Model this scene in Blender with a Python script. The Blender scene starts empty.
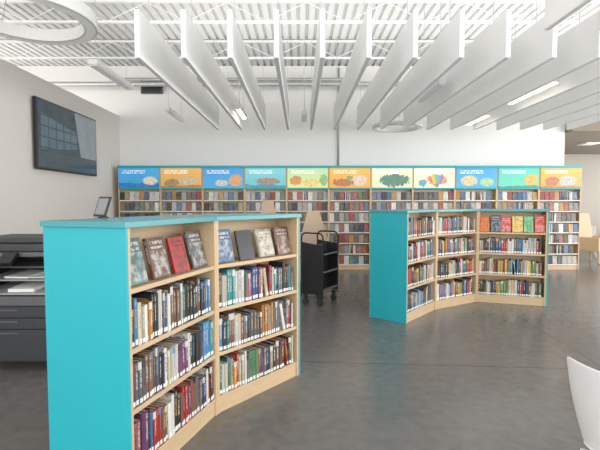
import bpy, math, random
from mathutils import Matrix, Vector
random.seed(11)
S=bpy.context.scene
try:
    S.view_settings.view_transform='Standard'; S.view_settings.look='None'; S.view_settings.exposure=0.12
except Exception: pass
COL=S.collection
R=math.radians
# ------------------------------------------------------------ node helpers
class NT:
    def __init__(s,name):
        s.m=bpy.data.materials.new(name); s.m.use_nodes=True
        s.t=s.m.node_tree; s.b=s.t.nodes['Principled BSDF']
    def n(s,ty,**k):
        x=s.t.nodes.new(ty)
        for a,b in k.items(): setattr(x,a,b)
        return x
    def l(s,a,b): s.t.links.new(a,b)
    def put(s,sock,v):
        if isinstance(v,bpy.types.NodeSocket): s.l(v,sock)
        else: sock.default_value=v
    def M(s,op,a,b=0.0):
        x=s.n('ShaderNodeMath',operation=op); s.put(x.inputs[0],a); s.put(x.inputs[1],b); return x.outputs[0]
    def rng(s,v,a,b): return s.M('MULTIPLY',s.M('GREATER_THAN',v,a),s.M('LESS_THAN',v,b))
    def mix(s,f,a,b):
        x=s.n('ShaderNodeMix',data_type='RGBA'); s.put(x.inputs[0],f); s.put(x.inputs[6],a); s.put(x.inputs[7],b); return x.outputs[2]
    def xyz(s,a,b,c):
        x=s.n('ShaderNodeCombineXYZ'); s.put(x.inputs[0],a); s.put(x.inputs[1],b); s.put(x.inputs[2],c); return x.outputs[0]
    def sep(s,v):
        x=s.n('ShaderNodeSeparateXYZ'); s.l(v,x.inputs[0]); return x.outputs
    def noise(s,vec,scale=5,detail=2):
        x=s.n('ShaderNodeTexNoise'); x.inputs['Scale'].default_value=scale; x.inputs['Detail'].default_value=detail
        if vec is not None: s.l(vec,x.inputs['Vector'])
        return x.outputs['Fac']
    def ramp(s,f,pts,const=False):
        r=s.n('ShaderNodeValToRGB'); s.l(f,r.inputs[0]); cr=r.color_ramp
        if const: cr.interpolation='CONSTANT'
        cr.elements[0].position=pts[0][0]; cr.elements[0].color=c4(pts[0][1]); cr.elements[1].position=pts[1][0]; cr.elements[1].color=c4(pts[1][1])
        for p,c in pts[2:]:
            e=cr.elements.new(p); e.color=c4(c)
        return r.outputs[0]
    def set(s,**k):
        for a,b in k.items(): s.put(s.b.inputs[a.replace('_',' ')],b)
def c4(c): return (c[0],c[1],c[2],1)
def plain(name,col,rough=.5,metal=0,var=.06,scale=8,emit=0):
    m=NT(name); tc=m.n('ShaderNodeTexCoord')
    f=m.noise(tc.outputs['Object'],scale,3)
    a=c4([x*(1-var) for x in col]); b=c4([min(1,x*(1+var)) for x in col])
    cc=m.mix(f,a,b); m.set(Base_Color=cc,Roughness=rough,Metallic=metal)
    if emit: m.l(cc,m.b.inputs['Emission Color']); m.b.inputs['Emission Strength'].default_value=emit
    return m.m
WALL=plain('wall_paint',(.79,.78,.76),.8,0,.02)
WALLG=plain('wall_paint_grey',(.67,.64,.605),.8,0,.02)
WALLB=plain('wall_paint_cream',(.60,.56,.49),.8,0,.03)
DECK=plain('deck_paint',(.66,.66,.65),.7,0,.03)
BAFF=plain('felt_white',(.92,.92,.915),.9,0,.03,40)
STEELW=plain('white_steel',(.72,.72,.71),.5,0,.03)
STEEL=plain('galvanised',(.45,.45,.45),.4,.4,.1)
TEAL=plain('teal_laminate',(.018,.36,.42),.4,0,.03)
TEALTOP=plain('teal_top_sheen',(.06,.28,.31),.25,0,.04)  # teal laminate greyed: reflected light on the tops put into the colour
BLACK=plain('black_metal',(.012,.012,.014),.4,0,.2)
RUB=plain('rubber',(.03,.03,.03),.7)
DGREY=plain('dark_grey_plastic',(.034,.037,.042),.5,0,.1)
MGREY=plain('grey_plastic',(.10,.105,.11),.5,0,.08)
LGREY=plain('light_grey_plastic',(.34,.35,.36),.5,0,.08)
PAPER=plain('paper_white',(.8,.8,.78),.7,0,.03)
WPLAST=plain('white_plastic',(.80,.80,.80),.35,0,.02)
WGLOW=plain('opal_diffuser_glow',(.82,.82,.82),.5,0,.02,8,emit=.12)  # faint glow added so downward-facing diffusers stay pale
PAGES=plain('pages',(.62,.56,.45),.85,0,.1,60)
LAMP=plain('lamp_glow',(1,.93,.80),.5,0,0,1,emit=4)
TAN=plain('tan_fabric',(.50,.36,.24),.8,0,.1,30)
BIRCH=plain('birch_ply',(.52,.39,.27),.5,0,.08,6)
def wood(nm='maple_wood',k=1.0):
    m=NT(nm); tc=m.n('ShaderNodeTexCoord'); mp=m.n('ShaderNodeMapping'); m.l(tc.outputs['Object'],mp.inputs[0]); mp.inputs['Scale'].default_value=(1.5,14,14)
    f=m.noise(mp.outputs[0],3,5)
    m.set(Base_Color=m.mix(f,c4((.50*k,.355*k,.205*k)),c4((.655*k,.49*k,.305*k))),Roughness=.45); return m.m
WOOD=wood(k=.93); WOODL=wood('maple_wood_lit',1.1)  # second maple is brightened: overhead light on wall shelving put into its colour
def floor_mat():
    m=NT('polished_concrete'); tc=m.n('ShaderNodeTexCoord'); o=tc.outputs['Object']
    f1=m.noise(o,.8,6); f2=m.noise(o,12,8)
    f=m.M('ADD',m.M('MULTIPLY',f1,.45),m.M('MULTIPLY',f2,.55))
    base=m.ramp(f,[(.34,(.115,.109,.104)),(.66,(.165,.157,.150))])
    mp=m.n('ShaderNodeMapping'); m.l(o,mp.inputs[0]); mp.inputs['Rotation'].default_value=(0,0,R(4)); mp.inputs['Location'].default_value=(.9,.35,0)
    s=m.sep(mp.outputs[0])
    def line(v,per):
        q=m.M('FRACT',m.M('DIVIDE',v,per)); return m.M('LESS_THAN',q,.011/per)
    ln=m.M('MAXIMUM',line(s[0],3.3),line(s[1],2.1))
    col=m.mix(m.M('MULTIPLY',ln,.8),base,(.035,.033,.031,1))
    m.set(Base_Color=col,Roughness=m.M('ADD',m.M('MULTIPLY',f2,.10),.18))
    m.b.inputs['Specular IOR Level'].default_value=.58
    return m.m
FLOOR=floor_mat()
def book_mat(name,attr,ak=.45,tk=.7):
    m=NT(name)
    if attr:
        a=m.n('ShaderNodeAttribute',attribute_name='bcol').outputs['Color']
        co=m.n('ShaderNodeAttribute',attribute_name='bco').outputs['Vector']
        rn=m.n('ShaderNodeAttribute',attribute_name='brnd').outputs['Fac']
    else:
        oi=m.n('ShaderNodeObjectInfo'); a=oi.outputs['Color']; rn=oi.outputs['Random']
        co=m.n('ShaderNodeTexCoord').outputs['Object']
    x,y,z=m.sep(co)
    c2=m.ramp(rn,[(0,(.62,.62,.58)),(.3,(.55,.38,.08)),(.45,(.02,.02,.03)),(.62,(.6,.58,.5)),(.8,(.38,.05,.04)),(.9,(.08,.2,.36))],True)
    rr=m.M('MULTIPLY',rn,61.0)
    sp=m.M('LESS_THAN',y,.045)
    ax=m.M('ABSOLUTE',x)
    tn=m.noise(m.xyz(m.M('MULTIPLY',x,7.0),rr,m.M('MULTIPLY',z,50.0)),1,1)
    t1=m.M('MULTIPLY',m.M('MULTIPLY',m.rng(z,.38,.78),m.M('LESS_THAN',ax,.2)),m.M('GREATER_THAN',tn,.50))
    t2=m.M('MULTIPLY',m.M('MULTIPLY',m.rng(z,.84,.94),m.M('LESS_THAN',ax,.28)),m.M('GREATER_THAN',tn,.53))
    band=m.M('MULTIPLY',m.rng(z,.8,.98),m.M('GREATER_THAN',m.M('FRACT',m.M('MULTIPLY',rn,17.0)),.72))
    spm=m.M('MULTIPLY',m.M('MULTIPLY',sp,.85),m.M('MAXIMUM',m.M('MAXIMUM',t1,t2),band))
    an=m.noise(m.xyz(m.M('MULTIPLY',y,1.9),rr,m.M('MULTIPLY',z,2.6)),2,5)
    an2=m.noise(m.xyz(m.M('MULTIPLY',y,3.0),m.M('ADD',rr,9.0),m.M('MULTIPLY',z,4.0)),2,4)
    r3=m.ramp(an,[(.42,(0,0,0)),(.62,(1,1,1))])
    art=m.M('MULTIPLY',r3,m.rng(z,.05,.68))
    nsp=m.M('SUBTRACT',1.0,sp)
    tn2=m.noise(m.xyz(m.M('MULTIPLY',y,18.0),rr,m.M('MULTIPLY',z,9.0)),1,1)
    ti=m.M('MULTIPLY',m.M('MULTIPLY',m.M('MAXIMUM',m.rng(z,.72,.78),m.rng(z,.83,.91)),m.rng(y,.15,.88)),m.M('GREATER_THAN',tn2,.46))
    dark=m.mix(m.M('MULTIPLY',m.M('MULTIPLY',nsp,m.M('GREATER_THAN',an2,.52)),ak),a,(.02,.02,.025,1))
    cvm=m.M('MULTIPLY',nsp,m.M('MAXIMUM',m.M('MULTIPLY',art,ak),m.M('MULTIPLY',ti,tk)))
    col=m.mix(m.M('MAXIMUM',spm,cvm),dark,c2)
    m.set(Base_Color=col,Roughness=.38); return m.m
BOOKM=book_mat('book_cover_print',False,.5); BOOKA=book_mat('book_cover_print_rows',True)
CASEM=book_mat('disc_case_print',False,.3,.35); CASEA=book_mat('disc_case_print_rows',True,.3,.35)
def label_mat():
    m=NT('spine_label_paper'); tc=m.n('ShaderNodeTexCoord'); x,y,z=m.sep(tc.outputs['Object'])
    t=m.noise(m.xyz(m.M('MULTIPLY',x,9.0),0.0,m.M('MULTIPLY',z,90.0)),1,0)
    m.set(Base_Color=m.mix(m.M('GREATER_THAN',t,.64),(.78,.78,.76,1),(.15,.15,.15,1)),Roughness=.6); return m.m
LABELM=label_mat()
# ------------------------------------------------------------ mesh builder
class MB:
    def __init__(s): s.v=[]; s.f=[]; s.mi=[]; s.M=Matrix()
    def add(s,vs,fs,mi=0):
        o=len(s.v); s.v+= [tuple(s.M@Vector(p)) for p in vs]
        s.f+=[tuple(i+o for i in f) for f in fs]; s.mi+=[mi]*len(fs); return s
    def box(s,x0,x1,y0,y1,z0,z1,mi=0):
        return s.add([(x0,y0,z0),(x1,y0,z0),(x1,y1,z0),(x0,y1,z0),(x0,y0,z1),(x1,y0,z1),(x1,y1,z1),(x0,y1,z1)],
          [(0,3,2,1),(4,5,6,7),(0,1,5,4),(1,2,6,5),(2,3,7,6),(3,0,4,7)],mi)
    def prism(s,pts,z0,z1,mi=0):
        n=len(pts); v=[(p[0],p[1],z0) for p in pts]+[(p[0],p[1],z1) for p in pts]
        f=[tuple(range(n-1,-1,-1)),tuple(range(n,2*n))]+[(i,(i+1)%n,n+(i+1)%n,n+i) for i in range(n)]
        return s.add(v,f,mi)
    def prismx(s,pts,x0,x1,mi=0):
        n=len(pts); v=[(x0,p[0],p[1]) for p in pts]+[(x1,p[0],p[1]) for p in pts]
        f=[tuple(range(n-1,-1,-1)),tuple(range(n,2*n))]+[(i,(i+1)%n,n+(i+1)%n,n+i) for i in range(n)]
        return s.add(v,f,mi)
    def tube(s,path,r,seg=10,closed=False,mi=0,rs=None):
        path=[Vector(p) for p in path]; n=len(path); vs=[]; fs=[]
        up=None
        for i,p in enumerate(path):
            a=path[(i-1)%n] if (closed or i>0) else p; b=path[(i+1)%n] if (closed or i<n-1) else p
            t=(b-a).normalized()
            if up is None or abs(up.dot(t))>.99: up=Vector((0,0,1)) if abs(t.z)<.9 else Vector((1,0,0))
            u=t.cross(up).normalized(); w=u.cross(t).normalized(); up=w
            rad=rs[i] if rs else r
            for k in range(seg):
                an=2*math.pi*k/seg; vs.append(p+u*math.cos(an)*rad+w*math.sin(an)*rad)
        m=n if closed else n-1
        for i in range(m):
            j=(i+1)%n
            for k in range(seg):
                k2=(k+1)%seg; fs.append((i*seg+k,i*seg+k2,j*seg+k2,j*seg+k))
        if not closed:
            fs.append(tuple(range(seg))[::-1]); fs.append(tuple((n-1)*seg+k for k in range(seg)))
        return s.add(vs,fs,mi)
    def mesh(s,name,mats,smooth=False):
        me=bpy.data.meshes.new(name); me.from_pydata(s.v,[],s.f)
        for m in mats: me.materials.append(m)
        for p,i in zip(me.polygons,s.mi): p.material_index=i; p.use_smooth=smooth
        me.update(); return me
    def obj(s,name,mats,parent=None,bevel=0,smooth=False,loc=None,rot=None):
        if not isinstance(mats,(list,tuple)): mats=[mats]
        o=bpy.data.objects.new(name,s.mesh(name,mats,smooth)); COL.objects.link(o)
        if parent: o.parent=parent
        if loc is not None: o.location=loc
        if rot is not None: o.rotation_euler=rot
        if bevel:
            b=o.modifiers.new('bevel','BEVEL'); b.width=bevel; b.segments=2; b.limit_method='ANGLE'
        return o
def empty(name,loc=(0,0,0),rz=0):
    o=bpy.data.objects.new(name,None); COL.objects.link(o); o.location=loc; o.rotation_euler=(0,0,rz); o.empty_display_size=.1; return o
def tag(o,label,cat,group=None):
    o['label']=label; o['category']=cat
    if group: o['group']=group
    return o
def struct(o,label=None,cat=None):
    o['kind']='structure'
    if label: o['label']=label
    if cat: o['category']=cat
    return o
def clone_tree(src,loc,rz=None):
    e=src.copy(); COL.objects.link(e); e.location=loc
    if rz is not None: e.rotation_euler=(0,0,rz)
    for c in list(src.children):
        k=c.copy(); k.parent=e; COL.objects.link(k)
    return e
# ------------------------------------------------------------ ROOM
CZ=4.5; BY=9.75
struct(MB().box(-9,10,-4,15,-.12,0).obj('floor',FLOOR),'polished grey concrete floor with saw-cut joints','floor')
def deck():
    b=MB(); x=-9.0; pts=[]
    while x<10:
        pts+=[(x,CZ),(x+.09,CZ),(x+.10,CZ+.045),(x+.14,CZ+.045)]; x+=.15
    v=[];f=[]
    for p in pts: v+=[(p[0],-4,p[1]),(p[0],15,p[1])]
    for i in range(len(pts)-1): f.append((2*i,2*i+1,2*i+3,2*i+2))
    b.add(v,f); b.box(-9,10,-4,15,CZ+.06,CZ+.2); return b
struct(deck().obj('ceiling',DECK),'white painted ribbed metal roof deck','ceiling')
struct(MB().box(-9,5.95,BY,BY+.2,0,CZ).obj('wall_back',WALL),'plain white painted wall','wall')
struct(MB().box(-4.22,-4.05,1.0,BY,0,3.40).obj('wall_left',WALLG),'pale warm grey partition wall carrying a television','wall')
struct(MB().box(-9.2,-9,-4,15,0,CZ).obj('wall_outer',WALLG),'pale grey outer wall','wall')
struct(MB().box(5.75,10,14.0,14.2,0,CZ).obj('wall_alcove',WALLB),'cream wall of the adjoining alcove','wall')
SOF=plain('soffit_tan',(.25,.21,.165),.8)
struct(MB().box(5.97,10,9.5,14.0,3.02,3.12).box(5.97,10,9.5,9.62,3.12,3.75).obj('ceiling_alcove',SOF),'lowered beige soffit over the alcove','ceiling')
struct(MB().box(5.75,5.95,BY+.2,14.0,0,CZ).obj('wall_alcove_side',WALLB),'cream side wall of the alcove','wall')
b=MB(); b.box(10,10.2,-4,15,0,.5); b.box(10,10.2,-4,15,3.9,CZ)
for y in (-4,-.4,3.2,6.8,10.4,14.6): b.box(10,10.2,y,y+.4,.5,3.9)
struct(b.obj('wall_right',WALL),'white wall with wide window openings','wall')
b=MB(); b.box(-9,10,-4.2,-4,0,.4); b.box(-9,10,-4.2,-4,4.0,CZ)
for x in (-9,-5.3,-1.6,2.1,5.8,9.6): b.box(x,x+.4,-4.2,-4,.4,4.0)
struct(b.obj('wall_rear',WALL),'white wall with tall window openings','wall')
struct(MB().box(-4.05,-3.95,BY-.02,BY,0,.1).obj('baseboard_back',MGREY))
struct(MB().box(-4.05,-4.035,1.0,BY-.03,0,.1).obj('baseboard_left',MGREY))
# joists
def joist():
    e=empty('ceiling_joist',(0,6,CZ-.02))
    MB().box(-8.98,9.98,-.025,.025,-.035,0).obj('top_chord',STEELW,e)
    MB().box(-8.98,9.98,-.025,.025,-.335,-.305).obj('bottom_chord',STEELW,e)
    b=MB(); x=-8.9; k=0
    while x<9.3:
        z0,z1=(-.31,-.03) if k%2==0 else (-.03,-.31)
        b.tube([(x,0,z0),(x+.6,0,z1)],.007,6); x+=.6; k+=1
    b.obj('web_bars',STEELW,e)
    return e
J=joist(); J.location.y=5.0; tag(J,'white painted open-web steel joist under the roof deck','beam','steel roof joists')
for y in (6.6,8.2): clone_tree(J,(0,y,CZ-.02))
for (y,z,r,x0,x1) in ((9.45,4.12,.035,-3.9,1.0),(9.3,3.98,.05,-8.8,5.9)):
    o=MB().tube([(x0,y,z),(x1,y,z)],r,10).obj('conduit_pipe',STEEL,smooth=True); tag(o,'galvanised pipe running below the roof deck','pipe')
o=MB().tube([(.86,9.72,2.26),(.86,9.72,4.45)],.022,10).obj('conduit_pipe',STEEL,smooth=True); tag(o,'thin vertical conduit fixed to the white wall','pipe')
o=MB().box(-.45,.45,-.25,.25,-.15,.15).box(-.5,.5,-.3,.3,-.17,-.15).obj('air_duct',STEELW,loc=(-6.2,7.4,4.05)); tag(o,'white rectangular air duct under the deck','duct')
e=empty('air_vent',(-3.3,9.7,4.02)); tag(e,'dark louvred air vent high on the wall','vent')
MB().box(-.24,.24,0,.05,-.14,.14).obj('vent_frame',MGREY,e)
b=MB()
for k in range(7): b.box(-.21,.21,-.01,0,-.12+k*.035,-.098+k*.035)
b.obj('louvre',BLACK,e)
# baffles
BZ=2.86
def baffle(L):
    e=empty('ceiling_baffle')
    MB().box(-.024,.024,0,L,0,.46).obj('baffle_panel',BAFF,e,bevel=.006)
    top=CZ-BZ-.01
    for y in (.35,L-.35): MB().tube([(0,y,.46),(0,y,top)],.004,6).obj('hanging_cable',STEEL,e)
    return e
B0=baffle(4.15); tag(B0,'long white felt acoustic baffle hung on cables','ceiling baffle','row of long hanging baffles'); B0.location=(-1.58,4.25,BZ)
for k in range(1,16): clone_tree(B0,(-1.58+.45*k,4.25,BZ))
B1=baffle(3.0); tag(B1,'white felt acoustic baffle hung near the windows','ceiling baffle','second row of hanging baffles'); B1.location=(2.02,.6,BZ)
for k in range(1,5): clone_tree(B1,(2.02+.45*k,.6,BZ))
# pendants
def ringlamp(loc,r,label,w=.045,h=.07):
    e=empty('ring_pendant_lamp',loc); tag(e,label,'pendant lamp')
    n=56; pr=[(r+w,.0),(r+w,h),(r-w,h),(r-w,0)]
    v=[];f=[]
    for i in range(n):
        a=2*math.pi*i/n
        for (q,z) in pr: v.append((q*math.cos(a),q*math.sin(a),z))
    for i in range(n):
        j=(i+1)%n
        for k in range(4): f.append((i*4+k,i*4+(k+1)%4,j*4+(k+1)%4,j*4+k))
    MB().add(v,f).obj('lamp_ring',STEELW,e,bevel=.008)
    v=[];f=[]
    for i in range(n):
        a=2*math.pi*i/n
        for q in (r-w*.7,r+w*.7): v.append((q*math.cos(a),q*math.sin(a),-.004))
    for i in range(n):
        j=(i+1)%n; f.append((2*i,2*i+1,2*j+1,2*j))
    MB().add(v,f).obj('lamp_diffuser',WGLOW,e)
    for k in range(3):
        a=2*math.pi*k/3+.4; MB().tube([(r*math.cos(a),r*math.sin(a),h),(0,0,1.0),(0,0,CZ-loc[2]-.02)],.004,6).obj('hanging_cable',STEEL,e)
    return e
ringlamp((-2.5,4.0,3.10),.54,'large white ring pendant lamp hung near the television wall',.06,.12)
ringlamp((2.0,8.95,2.98),.46,'white ring pendant lamp above the media shelving')
def linlamp(loc,L,lit,label,w=.05):
    e=empty('linear_pendant_lamp',loc); tag(e,label,'pendant lamp')
    MB().box(-w,w,0,L,0,.07).obj('lamp_housing',WPLAST,e,bevel=.006)
    MB().box(-w+.012,w-.012,.02,L-.02,-.012,0).obj('lamp_diffuser',LAMP if lit else WGLOW,e)
    for y in (.12,L-.12): MB().tube([(0,y,.07),(0,y,CZ-loc[2]-.01)],.004,6).obj('hanging_cable',STEEL,e)
linlamp((-2.85,6.0,3.35),1.3,False,'unlit white linear pendant lamp near the partition wall',.07)
linlamp((-2.45,8.0,3.15),1.1,False,'slim unlit linear pendant lamp above the back shelves',.045)
for (x,y,z,L,lit) in ((3.20,5.45,2.96,1.2,1),(1.86,5.7,3.0,1.0,0),(3.20,7.4,2.94,.9,1),(-1.02,7.2,3.0,.8,1),(.08,7.6,3.0,.7,0)):
    linlamp((x,y,z),L,lit,'linear pendant lamp hanging between white baffles',.045)
# ------------------------------------------------------------ TV
e=empty('television',(-4.048,7.5,1.97)); tag(e,'large wall-mounted flat television showing a dim interior image','television')
def tvscreen():
    m=NT('tv_image'); x,y,z=m.sep(m.n('ShaderNodeTexCoord').outputs['Object'])
    f=m.noise(m.xyz(0.0,m.M('MULTIPLY',y,2.5),m.M('MULTIPLY',z,3.5)),1.6,4)
    base=m.mix(f,(.010,.018,.026,1),(.05,.075,.095,1))
    d1=m.M('GREATER_THAN',m.M('ADD',y,m.M('MULTIPLY',z,.25)),.42)
    base=m.mix(m.M('MULTIPLY',d1,m.M('GREATER_THAN',z,.30)),base,m.mix(f,(.12,.145,.165,1),(.22,.25,.28,1)))
    up=m.M('ADD',.74,m.M('MULTIPLY',y,-.16)); lo=m.M('ADD',.40,m.M('MULTIPLY',y,.10))
    wz=m.M('MULTIPLY',m.M('MULTIPLY',m.M('LESS_THAN',z,up),m.M('GREATER_THAN',z,lo)),m.rng(y,-.86,.22))
    q=m.M('FRACT',m.M('MULTIPLY',y,4.6)); q3=m.M('FRACT',m.M('MULTIPLY',z,6.0))
    gl=m.M('MULTIPLY',m.M('GREATER_THAN',q,.12),m.M('GREATER_THAN',q3,.14))
    base=m.mix(m.M('MULTIPLY',wz,gl),base,m.mix(f,(.025,.06,.085,1),(.10,.15,.18,1)))
    fl=m.M('LESS_THAN',z,.28)
    base=m.mix(m.M('MULTIPLY',fl,.5),base,(.05,.06,.075,1))
    m.set(Base_Color=base,Roughness=.15); m.l(base,m.b.inputs['Emission Color']); m.b.inputs['Emission Strength'].default_value=.4; return m.m
MB().box(.03,.075,-.96,.96,0,1.09).obj('television_bezel',BLACK,e,bevel=.006)
MB().box(.0755,.078,-.935,.935,.03,1.065).obj('television_screen',tvscreen(),e)
MB().box(0,.03,-.3,.3,.3,.8).obj('wall_bracket',BLACK,e)
# ------------------------------------------------------------ BOOK SPECS
PAL=[((.02,.02,.025),'black',11),((.52,.51,.47),'white',6.5),((.33,.025,.02),'red',6),((.015,.045,.14),'navy blue',5),((.045,.15,.31),'blue',4),((.40,.35,.25),'cream',5),
     ((.06,.15,.07),'green',3.2),((.48,.19,.03),'orange',2.8),((.50,.35,.07),'yellow',2.4),((.10,.10,.11),'grey',6),((.14,.07,.04),'brown',5),((.13,.04,.11),'plum',1.2),((.02,.18,.19),'teal',2.5),((.34,.12,.14),'dusty pink',1.4)]
def pal():
    c,n,w=random.choices(PAL,[p[2] for p in PAL])[0]
    k=random.uniform(.65,1.35); return tuple(min(.85,x*k) for x in c),n
def book_mesh():
    b=MB()
    b.prism([(-.5,.03),(-.3,.002),(0,-.004),(.3,.002),(.5,.03),(.5,1),(.42,1),(.42,.05),(-.42,.05),(-.42,1),(-.5,1)],0,1,0)
    b.box(-.415,.415,.055,.97,.018,.985,1); return b
BKM=book_mesh(); BOOK=BKM.mesh('book',[BOOKM,PAGES]); CASE=BKM.mesh('disc_case',[CASEM,DGREY])
LB=(-.38,.38,-.012,-.005,.045,.15)
LBL=MB().box(*LB).mesh('spine_label',[LABELM])
specs=[]
def secM(A,th): return Matrix.Translation((A[0],A[1],0))@Matrix.Rotation(th,4,'Z')
def spine_row(M,x0,x1,z,unit,grp,tmin=.013,tmax=.036,hm=.236,dens=.94,depth=.15):
    x=x0+.004; end=x0+(x1-x0)*dens
    series=0
    while True:
        if series<=0:
            series=random.choice([1,1,1,1,2,3]); t=random.uniform(tmin,tmax); h=hm*random.uniform(.82,1.08); c,n=pal(); d=depth*random.uniform(.85,1.1)
        series-=1
        if x+t>end: break
        off=random.uniform(.008,.018)
        MM=M@Matrix.Translation((x+t/2,off,z))
        specs.append(dict(M=MM,s=(t*.97,d,h),c=c,n=n,u=unit,g=grp,face=False)); x+=t+.0008
        if x>x0+.1 and random.random()<.015:
            a=R(random.uniform(7,12)); t2=random.uniform(.018,.03); h2=hm*.95; px=x+h2*math.sin(a)+.002
            if px+t2/math.cos(a)+.01<end:
                MM=M@Matrix.Translation((px,off,z))@Matrix.Rotation(-a,4,'Y')@Matrix.Translation((t2/2,0,0))
                c2,n2=pal(); specs.append(dict(M=MM,s=(t2,d,h2),c=c2,n=n2,u=unit,g=grp,face=False)); x=px+t2/math.cos(a)+.004
def face_row(M,x0,x1,z,unit,grp,n,cols,w=.15,h=.225,tilt=14,yo=.05):
    gap=(x1-x0)/n
    for i in range(n):
        t=random.uniform(.02,.035); ww=w*random.uniform(.94,1.04); hh=h*random.uniform(.92,1.04); a=R(tilt+random.uniform(-2,2))
        cx=x0+gap*(i+.5)+random.uniform(-.004,.004)
        MM=M@Matrix.Translation((cx,yo,z+t/2*math.sin(a)+.001))@Matrix.Rotation(-a,4,'X')@Matrix.Rotation(R(-90),4,'Z')@Matrix.Translation((0,-ww/2,0))
        c,nm=cols[i%len(cols)] if cols else pal()
        specs.append(dict(M=MM,s=(t,ww,hh),c=c,n=nm,u=unit,g=grp,face=True))
# ------------------------------------------------------------ LOW BOOKCASES
HS=1.36; ZS=[.12,.425,.73,1.03]; D=.5
def bookcase(P0,secs,label):
    root=empty('bookcase',(P0[0],P0[1],0)); tag(root,label,'bookshelf')
    pts=[Vector(P0)]; ths=[]
    for ang,L in secs:
        pts.append(pts[-1]+Vector((math.cos(R(ang)),math.sin(R(ang))))*L); ths.append(R(ang))
    Ms=[]
    for i,(ang,L) in enumerate(secs):
        A=pts[i]; th=ths[i]; loc=(A.x-P0[0],A.y-P0[1],0); k=dict(parent=root,loc=loc,rot=(0,0,th))
        t=.022
        MB().box(0,t,0,D,0,HS-.03).obj('side_panel',WOOD,bevel=.002,**k)
        MB().box(L-t,L,0,D,0,HS-.03).obj('side_panel',WOOD,bevel=.002,**k)
        MB().box(t,L-t,D/2-.006,D/2+.006,.1,HS-.03).obj('back_panel',WOOD,**k)
        for z in ZS:
            MB().box(t,L-t,.004,D/2-.006,z-.025,z).obj('shelf',WOOD,bevel=.002,**k)
            MB().box(t,L-t,D/2+.006,D-.004,z-.025,z).obj('shelf',WOOD,bevel=.002,**k)
        MB().box(t,L-t,.012,.03,0,ZS[0]-.025).obj('base_panel',WOOD,**k)
        MB().box(t,L-t,D-.03,D-.012,0,ZS[0]-.025).obj('base_panel',WOOD,**k)
        Ms.append((secM(A,th),t,L-t))
    th=ths[0]
    o=MB().box(-.014,-.0005,-.004,D+.004,0,HS-.03).obj('end_panel',TEAL,root,.001,loc=(0,0,0),rot=(0,0,th)); o['label']='teal laminate end panel'
    A=pts[-2]; L=secs[-1][1]
    MB().box(L+.0005,L+.014,-.004,D+.004,0,HS-.03).obj('end_panel',TEAL,root,.001,loc=(A.x-P0[0],A.y-P0[1],0),rot=(0,0,ths[-1]))
    fr=[];bk=[]
    for i,p in enumerate(pts):
        a=ths[max(0,i-1)]; c=ths[min(i,len(ths)-1)]; m=(a+c)/2; q=1/math.cos((a-c)/2)
        n=Vector((math.sin(m),-math.cos(m))); d=Vector((math.cos(m),math.sin(m)))
        ext=-.026 if i==0 else (.026 if i==len(pts)-1 else 0)
        fr.append(p+n*.012*q+d*ext); bk.append(p-n*(D+.012)*q+d*ext)
    poly=[(p.x-P0[0],p.y-P0[1]) for p in fr+bk[::-1]]
    o=MB().prism(poly,HS-.0295,HS).obj('top_panel',TEALTOP,root,.002); o['label']='teal laminate top'
    return Ms
near=bookcase((-.826,2.05),[(72.5,.87),(50.5,.87)],'angled double-sided maple bookcase with teal end panel and top')
far=bookcase((1.28,5.11),[(50,.88),(32,.88),(-18,.90)],'curved three-bay maple bookcase with teal end panel beside open floor')
RED=((.42,.02,.02),'red');BLK=((.03,.03,.035),'black');TL=((.08,.17,.18),'teal');BRN=((.14,.06,.035),'brown');CRM=((.40,.35,.27),'cream');GRY=((.10,.10,.11),'grey');BLU=((.05,.12,.24),'blue')
for i,(M,a,b_) in enumerate(near):
    nm=('first bay','second bay')[i]
    face_row(M,a,b_,ZS[3],'n','face-out books on top shelf, '+nm,4,([TL,BRN,RED,GRY],[BLU,BLK,CRM,BRN])[i],w=.155,h=.232)
    for k in (2,1,0): spine_row(M,a,b_,ZS[k],'n',('bottom','second','third')[k]+' shelf books, '+nm+' of near bookcase',dens=random.uniform(.96,.995))
for i,(M,a,b_) in enumerate(far):
    nm=('first bay','middle bay','last bay')[i]
    if i==2: face_row(M,a,b_,ZS[3],'f','face-out books on top shelf, '+nm,6,[((.7,.14,.03),'orange'),((.04,.05,.08),'black'),((.62,.03,.03),'red'),((.78,.52,.05),'yellow'),((.12,.48,.18),'green'),((.70,.05,.04),'bright red')],w=.134,h=.24,tilt=9)
    else: spine_row(M,a,b_,ZS[3],'f','top shelf books, '+nm,hm=.225,dens=.98)
    for k in (2,1,0): spine_row(M,a,b_,ZS[k],'f',('bottom','second','third')[k]+' shelf books, '+nm+' of curved bookcase',tmin=.016,tmax=.038,hm=.225 if i<2 else .21,dens=random.uniform(.95,.99))
cam0=Vector((0,0,1.45))
specs.sort(key=lambda s:(s['M'].translation-cam0).length-(.6 if s['face'] else 0))
LBM=MB().box(*LB)
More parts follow.
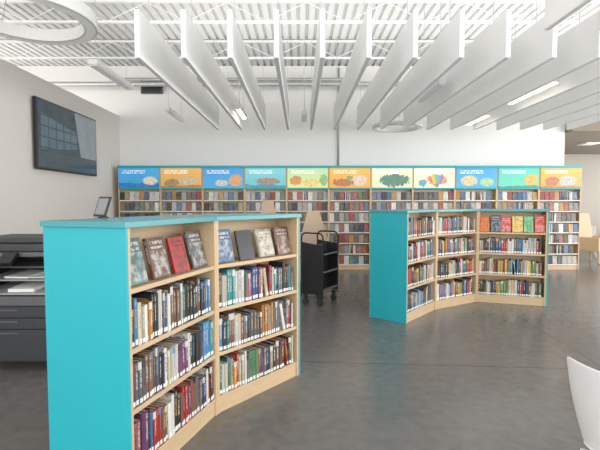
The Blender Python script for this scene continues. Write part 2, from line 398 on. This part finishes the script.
def merge(rest,name,label,cat,base,mat,pg):
    v=[];f=[];mi=[];col=[];co=[];rn=[]
    for sp in rest:
        T=sp['M']@Matrix.Diagonal((*sp['s'],1)); r=random.random()
        parts=[(base,0)]
        if not sp.get('face',True): parts.append((LBM,2))
        for bb,ad in parts:
            o=len(v)
            for p in bb.v:
                v.append(tuple(T@Vector(p))); col.append((*sp['c'],1)); co.append(p); rn.append(r)
            f+=[tuple(i+o for i in q) for q in bb.f]; mi+=[ad or m for m in bb.mi]
    me=bpy.data.meshes.new(name); me.from_pydata(v,[],f); me.materials.append(mat); me.materials.append(pg); me.materials.append(PAPER)
    me.polygons.foreach_set('material_index',mi)
    a=me.attributes.new('bcol','FLOAT_COLOR','POINT'); a.data.foreach_set('color',[x for c in col for x in c])
    a=me.attributes.new('bco','FLOAT_VECTOR','POINT'); a.data.foreach_set('vector',[x for c in co for x in c])
    a=me.attributes.new('brnd','FLOAT','POINT'); a.data.foreach_set('value',rn)
    me.update(); ob=bpy.data.objects.new(name,me); COL.objects.link(ob); tag(ob,label,cat); ob['kind']='stuff'; return ob
for i,sp in enumerate(specs[:298]):
    o=bpy.data.objects.new('book',BOOK); COL.objects.link(o)
    o.matrix_world=sp['M']@Matrix.Diagonal((*sp['s'],1)); o.color=(*sp['c'],1)
    if sp['face']: lab=f"{sp['n']} book displayed face-out on the top shelf"
    elif sp['s'][0]>.031: lab=f"thick {sp['n']} book standing spine-out with white label"
    elif sp['s'][0]<.018: lab=f"thin {sp['n']} book standing spine-out with white label"
    else: lab=f"{sp['n']} book standing spine-out with white label"
    tag(o,lab,'book',sp['g'])
    if not sp['face'] :
        l=bpy.data.objects.new('spine_label',LBL); COL.objects.link(l); l.parent=o
merge(specs[298:],'books','rows of mixed coloured books filling the curved bookcase','books',BKM,BOOKA,PAGES)
print('BOOKS',len(specs))
# ------------------------------------------------------------ BACK WALL MEDIA UNITS
FY=9.3; UW=.9075; X0=-3.92
def header_mat(i,ca,cb,objs,tx0=.1):
    m=NT('sign_print_%d'%i); x,y,z=m.sep(m.n('ShaderNodeTexCoord').outputs['Object'])
    n1=m.noise(m.xyz(m.M('MULTIPLY',x,3.0),float(i)*7.3,m.M('MULTIPLY',z,5.0)),1.6,3)
    n2=m.noise(m.xyz(m.M('MULTIPLY',x,20.0),float(i),m.M('MULTIPLY',z,20.0)),1,3)
    g=m.M('DIVIDE',z,.42)
    col=m.mix(m.M('ADD',m.M('MULTIPLY',g,.7),m.M('MULTIPLY',n1,.3)),c4(cb),c4(ca))
    for (kd,cx,cz,rx,rz,cc) in objs:
        dx=m.M('DIVIDE',m.M('SUBTRACT',x,cx),rx); dz=m.M('DIVIDE',m.M('SUBTRACT',z,cz),rz)
        r=m.M('ADD',m.M('MULTIPLY',dx,dx),m.M('MULTIPLY',dz,dz)); r=m.M('ADD',r,m.M('MULTIPLY',m.M('SUBTRACT',n2,.5),2.4))
        if kd in 'os': msk=m.M('LESS_THAN',r,1.0)
        elif kd=='r': msk=m.M('MULTIPLY',m.M('LESS_THAN',m.M('ABSOLUTE',dx),1.0),m.M('LESS_THAN',m.M('ABSOLUTE',dz),1.0))
        else: msk=m.M('LESS_THAN',m.M('ADD',dz,m.M('MULTIPLY',n1,1.5)),1.0)
        if kd=='s':
            q=m.M('FRACT',m.M('ADD',m.M('MULTIPLY',m.M('DIVIDE',dx,m.M('ADD',dz,2.2)),1.4),.5))
            fill=m.ramp(q,[(0,(.55,.08,.05)),(.17,(.65,.40,.05)),(.34,(.10,.38,.15)),(.5,(.05,.25,.5)),(.66,(.3,.08,.35)),(.83,(.6,.25,.05))],True)
        else: fill=m.mix(n2,c4([k*.25 for k in cc]),c4([min(1,k*1.6) for k in cc]))
        col=m.mix(m.M('MULTIPLY',msk,.9),col,fill)
    tn=m.noise(m.xyz(m.M('MULTIPLY',x,60.0),float(i),m.M('MULTIPLY',z,12.0)),1,1)
    tx=m.M('MULTIPLY',m.M('MULTIPLY',m.M('MAXIMUM',m.rng(z,.305,.325),m.rng(z,.35,.37)),m.rng(x,tx0,tx0+.5)),m.M('GREATER_THAN',tn,.45))
    col=m.mix(m.M('MULTIPLY',tx,.8),col,(1,1,.95,1))
    m.set(Base_Color=col,Roughness=.4); m.l(col,m.b.inputs['Emission Color']); m.b.inputs['Emission Strength'].default_value=.42; return m.m
HD=[((.06,.34,.62),(.04,.24,.50),[('w',0,.08,1,.10,(.02,.15,.38)),('o',.7,.15,.16,.09,(.6,.55,.4))]),
    ((.66,.40,.12),(.55,.27,.07),[('o',.60,.15,.22,.09,(.50,.40,.22)),('o',.25,.10,.16,.08,(.25,.18,.10)),('w',0,.03,1,.07,(.30,.18,.09))]),
    ((.04,.24,.54),(.06,.32,.58),[('o',.72,.16,.14,.13,(.65,.30,.08)),('o',.42,.10,.14,.07,(.5,.5,.42))]),
    ((.20,.52,.56),(.08,.38,.44),[('w',0,.04,1,.10,(.06,.24,.28)),('o',.5,.14,.26,.07,(.3,.18,.12))]),
    ((.34,.60,.38),(.62,.58,.18),[('o',.2,.15,.13,.10,(.55,.20,.05)),('o',.52,.11,.18,.08,(.65,.5,.15)),('o',.8,.16,.09,.12,(.20,.38,.15))]),
    ((.72,.40,.06),(.62,.29,.06),[('o',.66,.16,.17,.12,(.6,.5,.4)),('o',.3,.11,.22,.08,(.35,.12,.06)),('o',.45,.2,.07,.06,(.2,.3,.12))]),
    ((.66,.66,.46),(.56,.60,.38),[('o',.5,.16,.32,.13,(.03,.15,.13)),('r',.5,.05,.02,.05,(.25,.18,.1))]),
    ((.68,.67,.48),(.70,.67,.48),[('s',.52,.17,.22,.12,(.5,.1,.1)),('o',.50,.05,.05,.04,(.3,.2,.1)),('o',.2,.1,.08,.08,(.05,.3,.35))]),
    ((.04,.27,.56),(.08,.34,.54),[('o',.3,.15,.18,.11,(.6,.48,.22)),('o',.68,.12,.15,.09,(.35,.5,.25))]),
    ((.06,.44,.36),(.12,.46,.32),[('o',.72,.17,.14,.13,(.68,.34,.06)),('w',0,.02,1,.09,(.04,.24,.18))]),
    ((.68,.36,.06),(.58,.25,.05),[('o',.60,.15,.20,.11,(.34,.40,.38)),('o',.26,.13,.15,.11,(.40,.12,.06)),('w',0,.02,1,.07,(.35,.16,.06))])]
names=['blue','orange','blue and gold','aqua','pale green','amber','cream and teal','multicoloured','blue and tan','teal green','orange and brown']
UZ=[.12+.232*k for k in range(7)]
def media_unit():
    e=empty('media_shelving_unit'); t=.02
    MB().box(0.001,t,0,.4,0,2.20).obj('side_panel',WOODL,e,.002); MB().box(UW-t,UW-.001,0,.4,0,2.20).obj('side_panel',WOODL,e,.002)
    MB().box(t,UW-t,.16,.175,.1,2.20).obj('back_panel',WOODL,e)
    for z in UZ: MB().box(t,UW-t,.003,.16,z-.022,z).obj('shelf',WOODL,e,.002)
    for z in UZ: 
        o=MB().box(t+.01,UW-t-.01,-.0005,.0028,z-.020,z-.002).obj('label_strip',PAPER,e); o['label']='white shelf label strip'
    MB().box(t,UW-t,.02,.04,0,.097).obj('base_panel',WOODL,e)
    MB().box(t,UW-t,-.02,.38,1.745,1.775).box(0.001,UW-.001,-.03,.4,2.2005,2.25).obj('header_frame',TEAL,e,.002)
    return e
U0=media_unit()
units=[]
for i in range(11):
    u=U0 if i==0 else clone_tree(U0,(0,0,0))
    u.location=(X0+i*UW,FY,0); units.append(u)
    tag(u,f'tall maple media shelving unit with {names[i]} illuminated header','shelf','row of media shelving units on back wall')
for i,u in enumerate(units):
    a,b2,ob=HD[i]; s=MB().box(.02,UW-.02,0,.02,0,.42).obj('header_sign',header_mat(i,a,b2,ob),u,loc=(0,-.02,1.778)); s['label']=names[i]+' illustrated header sign with white lettering'
CP=[((.03,.03,.035),'black',7),((.68,.67,.64),'white',9),((.16,.16,.17),'grey',4),((.40,.39,.37),'light grey',4),((.34,.05,.04),'red',3.2),((.06,.15,.31),'blue',3.6),((.46,.39,.27),'cream',3),((.19,.12,.08),'brown',2.2),((.09,.19,.11),'green',1.6),((.50,.28,.08),'orange',1.8)]
def cpal():
    c,n,w=random.choices(CP,[p[2] for p in CP])[0]; k=random.uniform(.75,1.2); return tuple(min(.8,x*k) for x in c),n
dvd=[];hid=[]
def vis(x,z):
    s=430/(FY); px=300+x*s; py=203+(1.45-z)*s
    if py>213-(.02*(px-118)) and px<296 : return False
    if 372<px<549 and py>209: return False
    return True
for i in range(11):
    M=Matrix.Translation((X0+i*UW,FY,0))
    for r,z in enumerate(UZ):
        x=.024; end=UW-.024; sp_pos=random.random() if random.random()<(.18 if i<8 else .7) else 2
        while x<end-.015:
            if sp_pos<2 and (x-.024)/(end-.024)>sp_pos*.5:
                n=random.choice([5,8]); 
                if i>=8: n+=6
                sp_pos=2
                for _ in range(n):
                    t=random.choice([.015,.015,.024,.028])
                    if x+t>end: x=end; break
                    c,nm=cpal(); h=random.uniform(.17,.185)
                    MM=M@Matrix.Translation((x+t/2,.012,z)); sp=dict(M=MM,s=(t*.96,.13,h),c=c,n=nm,o='spine-out'); x+=t+.001
                    (dvd if vis(X0+i*UW+x,z+.12) else hid).append(sp)
                x+=.004
            else:
                w=.099; t=.014; a=R(6); h=random.uniform(.17,.18)
                if x+w>end: break
                c,nm=cpal()
                MM=M@Matrix.Translation((x+w/2,.012,z+.003))@Matrix.Rotation(-a,4,'X')@Matrix.Rotation(R(-90),4,'Z')@Matrix.Translation((0,-w/2,0))
                sp=dict(M=MM,s=(t,w,h),c=c,n=nm,o='face-out'); x+=w+.0078
                (dvd if vis(X0+i*UW+x,z+.12) else hid).append(sp)
print('DVD',len(dvd),len(hid))
dvd.sort(key=lambda s:(0 if s['o']=='face-out' else 1,(s['M'].translation-cam0).length))
hid+=dvd[298:]; dvd=dvd[:298]
for sp in dvd:
    o=bpy.data.objects.new('disc_case',CASE); COL.objects.link(o); o.matrix_world=sp['M']@Matrix.Diagonal((*sp['s'],1)); o.color=(*sp['c'],1)
    tag(o,f"{sp['n']} disc case displayed {sp['o']} on wall shelving",'disc case','disc cases on wall shelving')
merge(hid,'disc_cases','dense rows of disc cases filling the wall shelves','disc cases',BKM,CASEA,DGREY)
# ------------------------------------------------------------ BOOK CART
e=empty('book_cart',(.29,6.2,0),R(60)); tag(e,'black metal rolling book cart with sloped open shelves','cart')
W=.50; Dp=.34
def endp(x0,x1):
    H=1.03
    o=[(-Dp/2,.13),(Dp/2,.13),(Dp/2,H-.07)]+[(Dp/2-.07+.07*math.cos(a),H-.07+.07*math.sin(a)) for a in [math.pi/2*k/5 for k in range(6)]]
    o+=[(-Dp/2+.07-.07*math.sin(a),H-.07+.07*math.cos(a)) for a in [math.pi/2*k/5 for k in range(6)]]+[(-Dp/2,H-.07)]
    b=MB(); xm=(x0+x1)/2
    b.tube([(xm,p[0],p[1]) for p in o],.012,8,closed=True)
    b.prismx([(-Dp/2+.008,.17),(Dp/2-.008,.17),(Dp/2-.008,.90),(-Dp/2+.008,.86)],x0,x1); return b
endp(-W/2,-W/2+.014).obj('end_panel',BLACK,e); endp(W/2-.014,W/2).obj('end_panel',BLACK,e)
for z in (.20,.45,.70):
    b=MB(); x0,x1=-W/2+.016,W/2-.016
    b.prismx([(-Dp/2+.01,z+.03),(-.012,z-.02),(0,z-.02),(0,z-.007),(-Dp/2+.01,z+.04)],x0,x1)
    b.prismx([(Dp/2-.01,z+.04),(0,z-.007),(0,z-.02),(.012,z-.02),(Dp/2-.01,z+.03)],x0,x1)
    b.box(x0,x1,-Dp/2,-Dp/2+.008,z+.02,z+.045)
    b.obj('shelf',MGREY,e)
MB().box(-W/2+.016,W/2-.016,-.004,.004,.19,.86).obj('centre_panel',DGREY,e)
for sx in (-1,1):
    for sy in (-1,1):
        b=MB(); b.M=Matrix.Translation((sx*(W/2-.04),sy*(Dp/2-.05),0)); b.tube([(-.014,0,.05),(.014,0,.05)],.05,18).box(-.022,-.016,-.02,.02,.05,.125).box(.016,.022,-.02,.02,.05,.125).box(-.022,.022,-.025,.025,.115,.165); b.obj('caster',RUB,e)
# ------------------------------------------------------------ EASELS
def easel(loc,H,rz,label,wb=.26,wt=.09):
    e=empty('display_easel',loc,rz); tag(e,label,'display stand')
    b=MB(); pts=[(-wb,.62),(wb,.62),(wt,H),(-wt,H)]
    v=[(p[0],-.012+ (p[1]-.6)*.12,p[1]) for p in pts]+[(p[0],.012+(p[1]-.6)*.12,p[1]) for p in pts]
    b.add(v,[(0,1,2,3),(7,6,5,4),(0,4,5,1),(1,5,6,2),(2,6,7,3),(3,7,4,0)]); b.obj('board',BIRCH,e,.004)
    for sx in (-1,1):
        MB().tube([(sx*.28,-.10,0),(sx*.2,-.005,.64)],.016,8).obj('leg',BIRCH,e)
    MB().tube([(0,.42,0),(0,.09,H-.14)],.016,8).obj('leg',BIRCH,e)
    MB().box(-.26,.26,-.06,-.014,.60,.625).obj('ledge',BIRCH,e)
easel((.24,7.3,0),1.32,R(8),'tan plywood display easel standing behind the black cart',.30,.10)
easel((-.58,7.6,0),1.50,R(-6),'taller tan plywood display easel near the wall shelving')
# ------------------------------------------------------------ TABLET ON TOP
e=empty('tablet_stand',(-1.19,2.55,HS+.001),R(-34)); tag(e,'small black-framed tablet on a stand on the teal bookcase top','tablet')
b=MB(); b.M=Matrix.Translation((0,0,.008))@Matrix.Rotation(R(-20),4,'X'); b.box(-.062,.062,-.005,.005,0,.125); b.obj('tablet_frame',BLACK,e,.003)
b=MB(); b.M=Matrix.Translation((0,0,.008))@Matrix.Rotation(R(-20),4,'X'); b.box(-.050,.050,-.0065,-.0053,.012,.113); b.obj('tablet_screen',plain('tablet_glass',(.22,.23,.24),.15),e)
MB().box(-.02,.02,.0,.05,0,.006).tube([(0,.045,.004),(0,.028,.07)],.005,8).obj('stand_foot',BLACK,e)
# ------------------------------------------------------------ PRINTER
e=empty('photocopier',(-2.50,3.64,0)); tag(e,'large dark grey office photocopier with papers in open trays','printer')
w=.375
MB().box(-w,w,.02,.62,.07,.66).obj('printer_body',DGREY,e,.012)
for k,(z0,z1) in enumerate(((.09,.36),(.37,.46),(.47,.56))):
    o=MB().box(-w+.02,w-.05,0,.02,z0,z1).obj('paper_drawer',DGREY,e,.004)
    MB().box(-.10,.08,-.006,-.0005,z1-.035,z1-.022).obj('handle',MGREY,o)
MB().prismx([(-.012,.06),(.02,.06),(.02,.66),(.002,.66)],w-.045,w-.005).obj('corner_trim',MGREY,e,.004)
MB().box(-w+.02,w-.05,.0,.02,.57,.65).obj('front_cover',MGREY,e,.004)
MB().box(-w,-w+.10,.03,.62,.6605,.99).box(-w+.10,w,.45,.62,.6605,.99).obj('rear_column',BLACK,e,.008)
for (z,d) in ((.665,.0),(.775,.05),(.885,.08)):
    MB().prismx([(d,z),(.44,z+.02),(.44,z+.035),(d,z+.012)],-w+.11,w-.01-d*.3).obj('output_tray',LGREY if d<.06 else MGREY,e,.003)
for (x,y,z,rz,t) in ((.10,.03,.683,4,.028),(.02,.09,.793,-5,.014),(.20,.10,.795,9,.006)):
    b=MB(); b.M=Matrix.Translation((x,y,z))@Matrix.Rotation(R(rz),4,'Z')@Matrix.Rotation(R(3),4,'X'); b.box(-.11,.105,0,.29,0,t); b.obj('paper_stack',PAPER,e)
MB().box(-w,w,.0,.62,.9905,1.03).obj('scanner_bed',MGREY,e,.008)
MB().box(-w+.02,w-.01,.02,.62,1.0305,1.10).obj('document_feeder',DGREY,e,.012)
MB().box(-w+.06,w-.06,.06,.55,1.1005,1.15).obj('feeder_tray',DGREY,e,.012)
b=MB(); b.M=Matrix.Translation((-.05,-.12,.93))@Matrix.Rotation(R(35),4,'X'); b.box(-.17,.17,0,.14,0,.035); o=b.obj('control_panel',BLACK,e,.005)
b=MB(); b.M=Matrix.Translation((-.05,-.12,.93))@Matrix.Rotation(R(35),4,'X'); b.box(-.1,.06,.02,.12,.0355,.037); b.obj('display_screen',plain('lcd',(.10,.12,.14),.2),o)
for sx in (-1,1):
    for y in (.08,.56):
        b=MB(); b.M=Matrix.Translation((sx*(w-.05),y,0)); b.tube([(-.018,0,.035),(.018,0,.035)],.035,14); b.obj('caster',RUB,e)
MB().box(-w-.3,-w-.001,.1,.5,.55,.6).obj('side_tray',MGREY,e,.01)
# ------------------------------------------------------------ WHITE CHAIR
def chair(loc,rz,label):
    e=empty('plastic_chair',loc,rz); tag(e,label,'chair')
    nu,nv=12,16; v=[];f=[]
    for j in range(nv+1):
        q=j/nv; z=.44+.38*q; y=-.20-.10*q**1.3; hw=.20+.015*math.sin(q*math.pi)+.02*q
        for i in range(nu+1):
            u=-1+2*i/nu; yy=y+.09*u*u*(1-.35*q); zz=z+.012*abs(u)**3*q
            v.append((u*hw,yy,zz))
    for j in range(nv):
        for i in range(nu):
            if 5<=j<=6 and 4<=i<=7: continue
            a=j*(nu+1)+i; f.append((a,a+1,a+nu+2,a+nu+1))
    o=MB().add(v,f).obj('backrest',WPLAST,e,smooth=True)
    m=o.modifiers.new('s','SOLIDIFY'); m.thickness=.007; m.offset=0; m=o.modifiers.new('u','SUBSURF'); m.levels=1; m.render_levels=2
    v=[];f=[]; nv=12
    for j in range(nv+1):
        q=j/nv; y=-.205+.43*q; hw=.20+.025*math.sin(q*math.pi*.8)
        for i in range(nu+1):
            u=-1+2*i/nu; z=.44-.018*(1-u*u)*math.sin(q*math.pi)-.03*max(0,q-.8)/.2
            v.append((u*hw,y+(.09*u*u)*(1-q),z))
    for j in range(nv):
        for i in range(nu):
            a=j*(nu+1)+i; f.append((a,a+1,a+nu+2,a+nu+1))
    o=MB().add(v,f).obj('seat',WPLAST,e,smooth=True)
    m=o.modifiers.new('s','SOLIDIFY'); m.thickness=.012; m.offset=-1; m=o.modifiers.new('u','SUBSURF'); m.levels=1; m.render_levels=2
    for sx in (-1,1):
        for sy in (-1,1):
            MB().tube([(sx*.17,sy*.16,.425),(sx*.215,sy*.215,0)],.015,10,rs=[.018,.012]).obj('leg',WPLAST,e,smooth=True)
chair((1.41,1.68,0),R(-56),'white moulded plastic shell chair with smooth curved backrest')
chair((7.75,11.6,0),R(150),'white plastic chair beside the tan high-back chair')
# ------------------------------------------------------------ ALCOVE CONTENTS
e=empty('high_back_chair',(7.30,10.6,0),R(25)); tag(e,'tan high-back reading chair near the end of the shelving','chair')
MB().box(-.3,.3,-.3,.3,.28,.42).obj('seat',TAN,e,.03)
MB().prismx([(.2,.42),(.3,.42),(.42,1.2),(.34,1.2)],-.3,.3).obj('backrest',TAN,e,.03)
for sx in (-1,1):
    MB().box(sx*.33-.03,sx*.33+.03,-.3,.32,.28,.62).obj('armrest',WOOD,e,.01)
    for sy in (-1,1): MB().tube([(sx*.27,sy*.25,.28),(sx*.29,sy*.28,0)],.02,8).obj('leg',WOOD,e)
for x in (7.6,8.9):
    e=empty('ceiling_light',(x,11.4,3.02)); tag(e,'square recessed light in the alcove soffit','ceiling light')
    MB().box(-.2,.2,-.2,.2,-.03,-.001).obj('lamp_housing',WPLAST,e,.004); MB().box(-.17,.17,-.17,.17,-.035,-.0305).obj('lamp_diffuser',WGLOW,e)
# ------------------------------------------------------------ LIGHTS
w_=bpy.data.worlds.new('w'); S.world=w_; w_.use_nodes=True
bg=w_.node_tree.nodes['Background']; bg.inputs[0].default_value=(.97,.985,1,1); bg.inputs[1].default_value=2.0
def area(name,loc,rot,sx,sy,p,c=(1,.985,.96)):
    l=bpy.data.lights.new(name,'AREA'); l.shape='RECTANGLE'; l.size=sx; l.size_y=sy; l.energy=p; l.color=c
    o=bpy.data.objects.new(name,l); COL.objects.link(o); o.location=loc; o.rotation_euler=rot; return o
area('window_and_fill_light',(0,-3.8,2.4),(R(90),0,0),16,3.2,440)
area('window_and_fill_light',(9.7,4,2.3),(R(90),0,R(90)),14,3.0,640)
area('window_and_fill_light',(-8.7,5,2.6),(R(90),0,R(-90)),12,3.0,340)  # added fill lamp; the outer wall has no window here
area('fill_uplight',(1.8,6.4,3.42),(R(180),0,0),9,4.4,120)  # added fill lamp above the baffles, brightens the deck; no real fixture
area('fill_uplight',(0,1.2,3.6),(R(180),0,0),12,5,200)  # added fill lamp out of view, its light bounces down off the deck
area('fill_uplight',(-6.4,6.5,3.4),(R(180),0,0),3,5,40)  # added fill lamp for the deck beyond the partition wall
# ------------------------------------------------------------ CAMERA
cd=bpy.data.cameras.new('camera'); cam=bpy.data.objects.new('camera',cd); COL.objects.link(cam)
cam.location=(0,0,1.45); cam.rotation_euler=(R(90-2.93),0,0); cd.sensor_width=36; cd.lens=25.8; cd.clip_start=.05
S.camera=cam
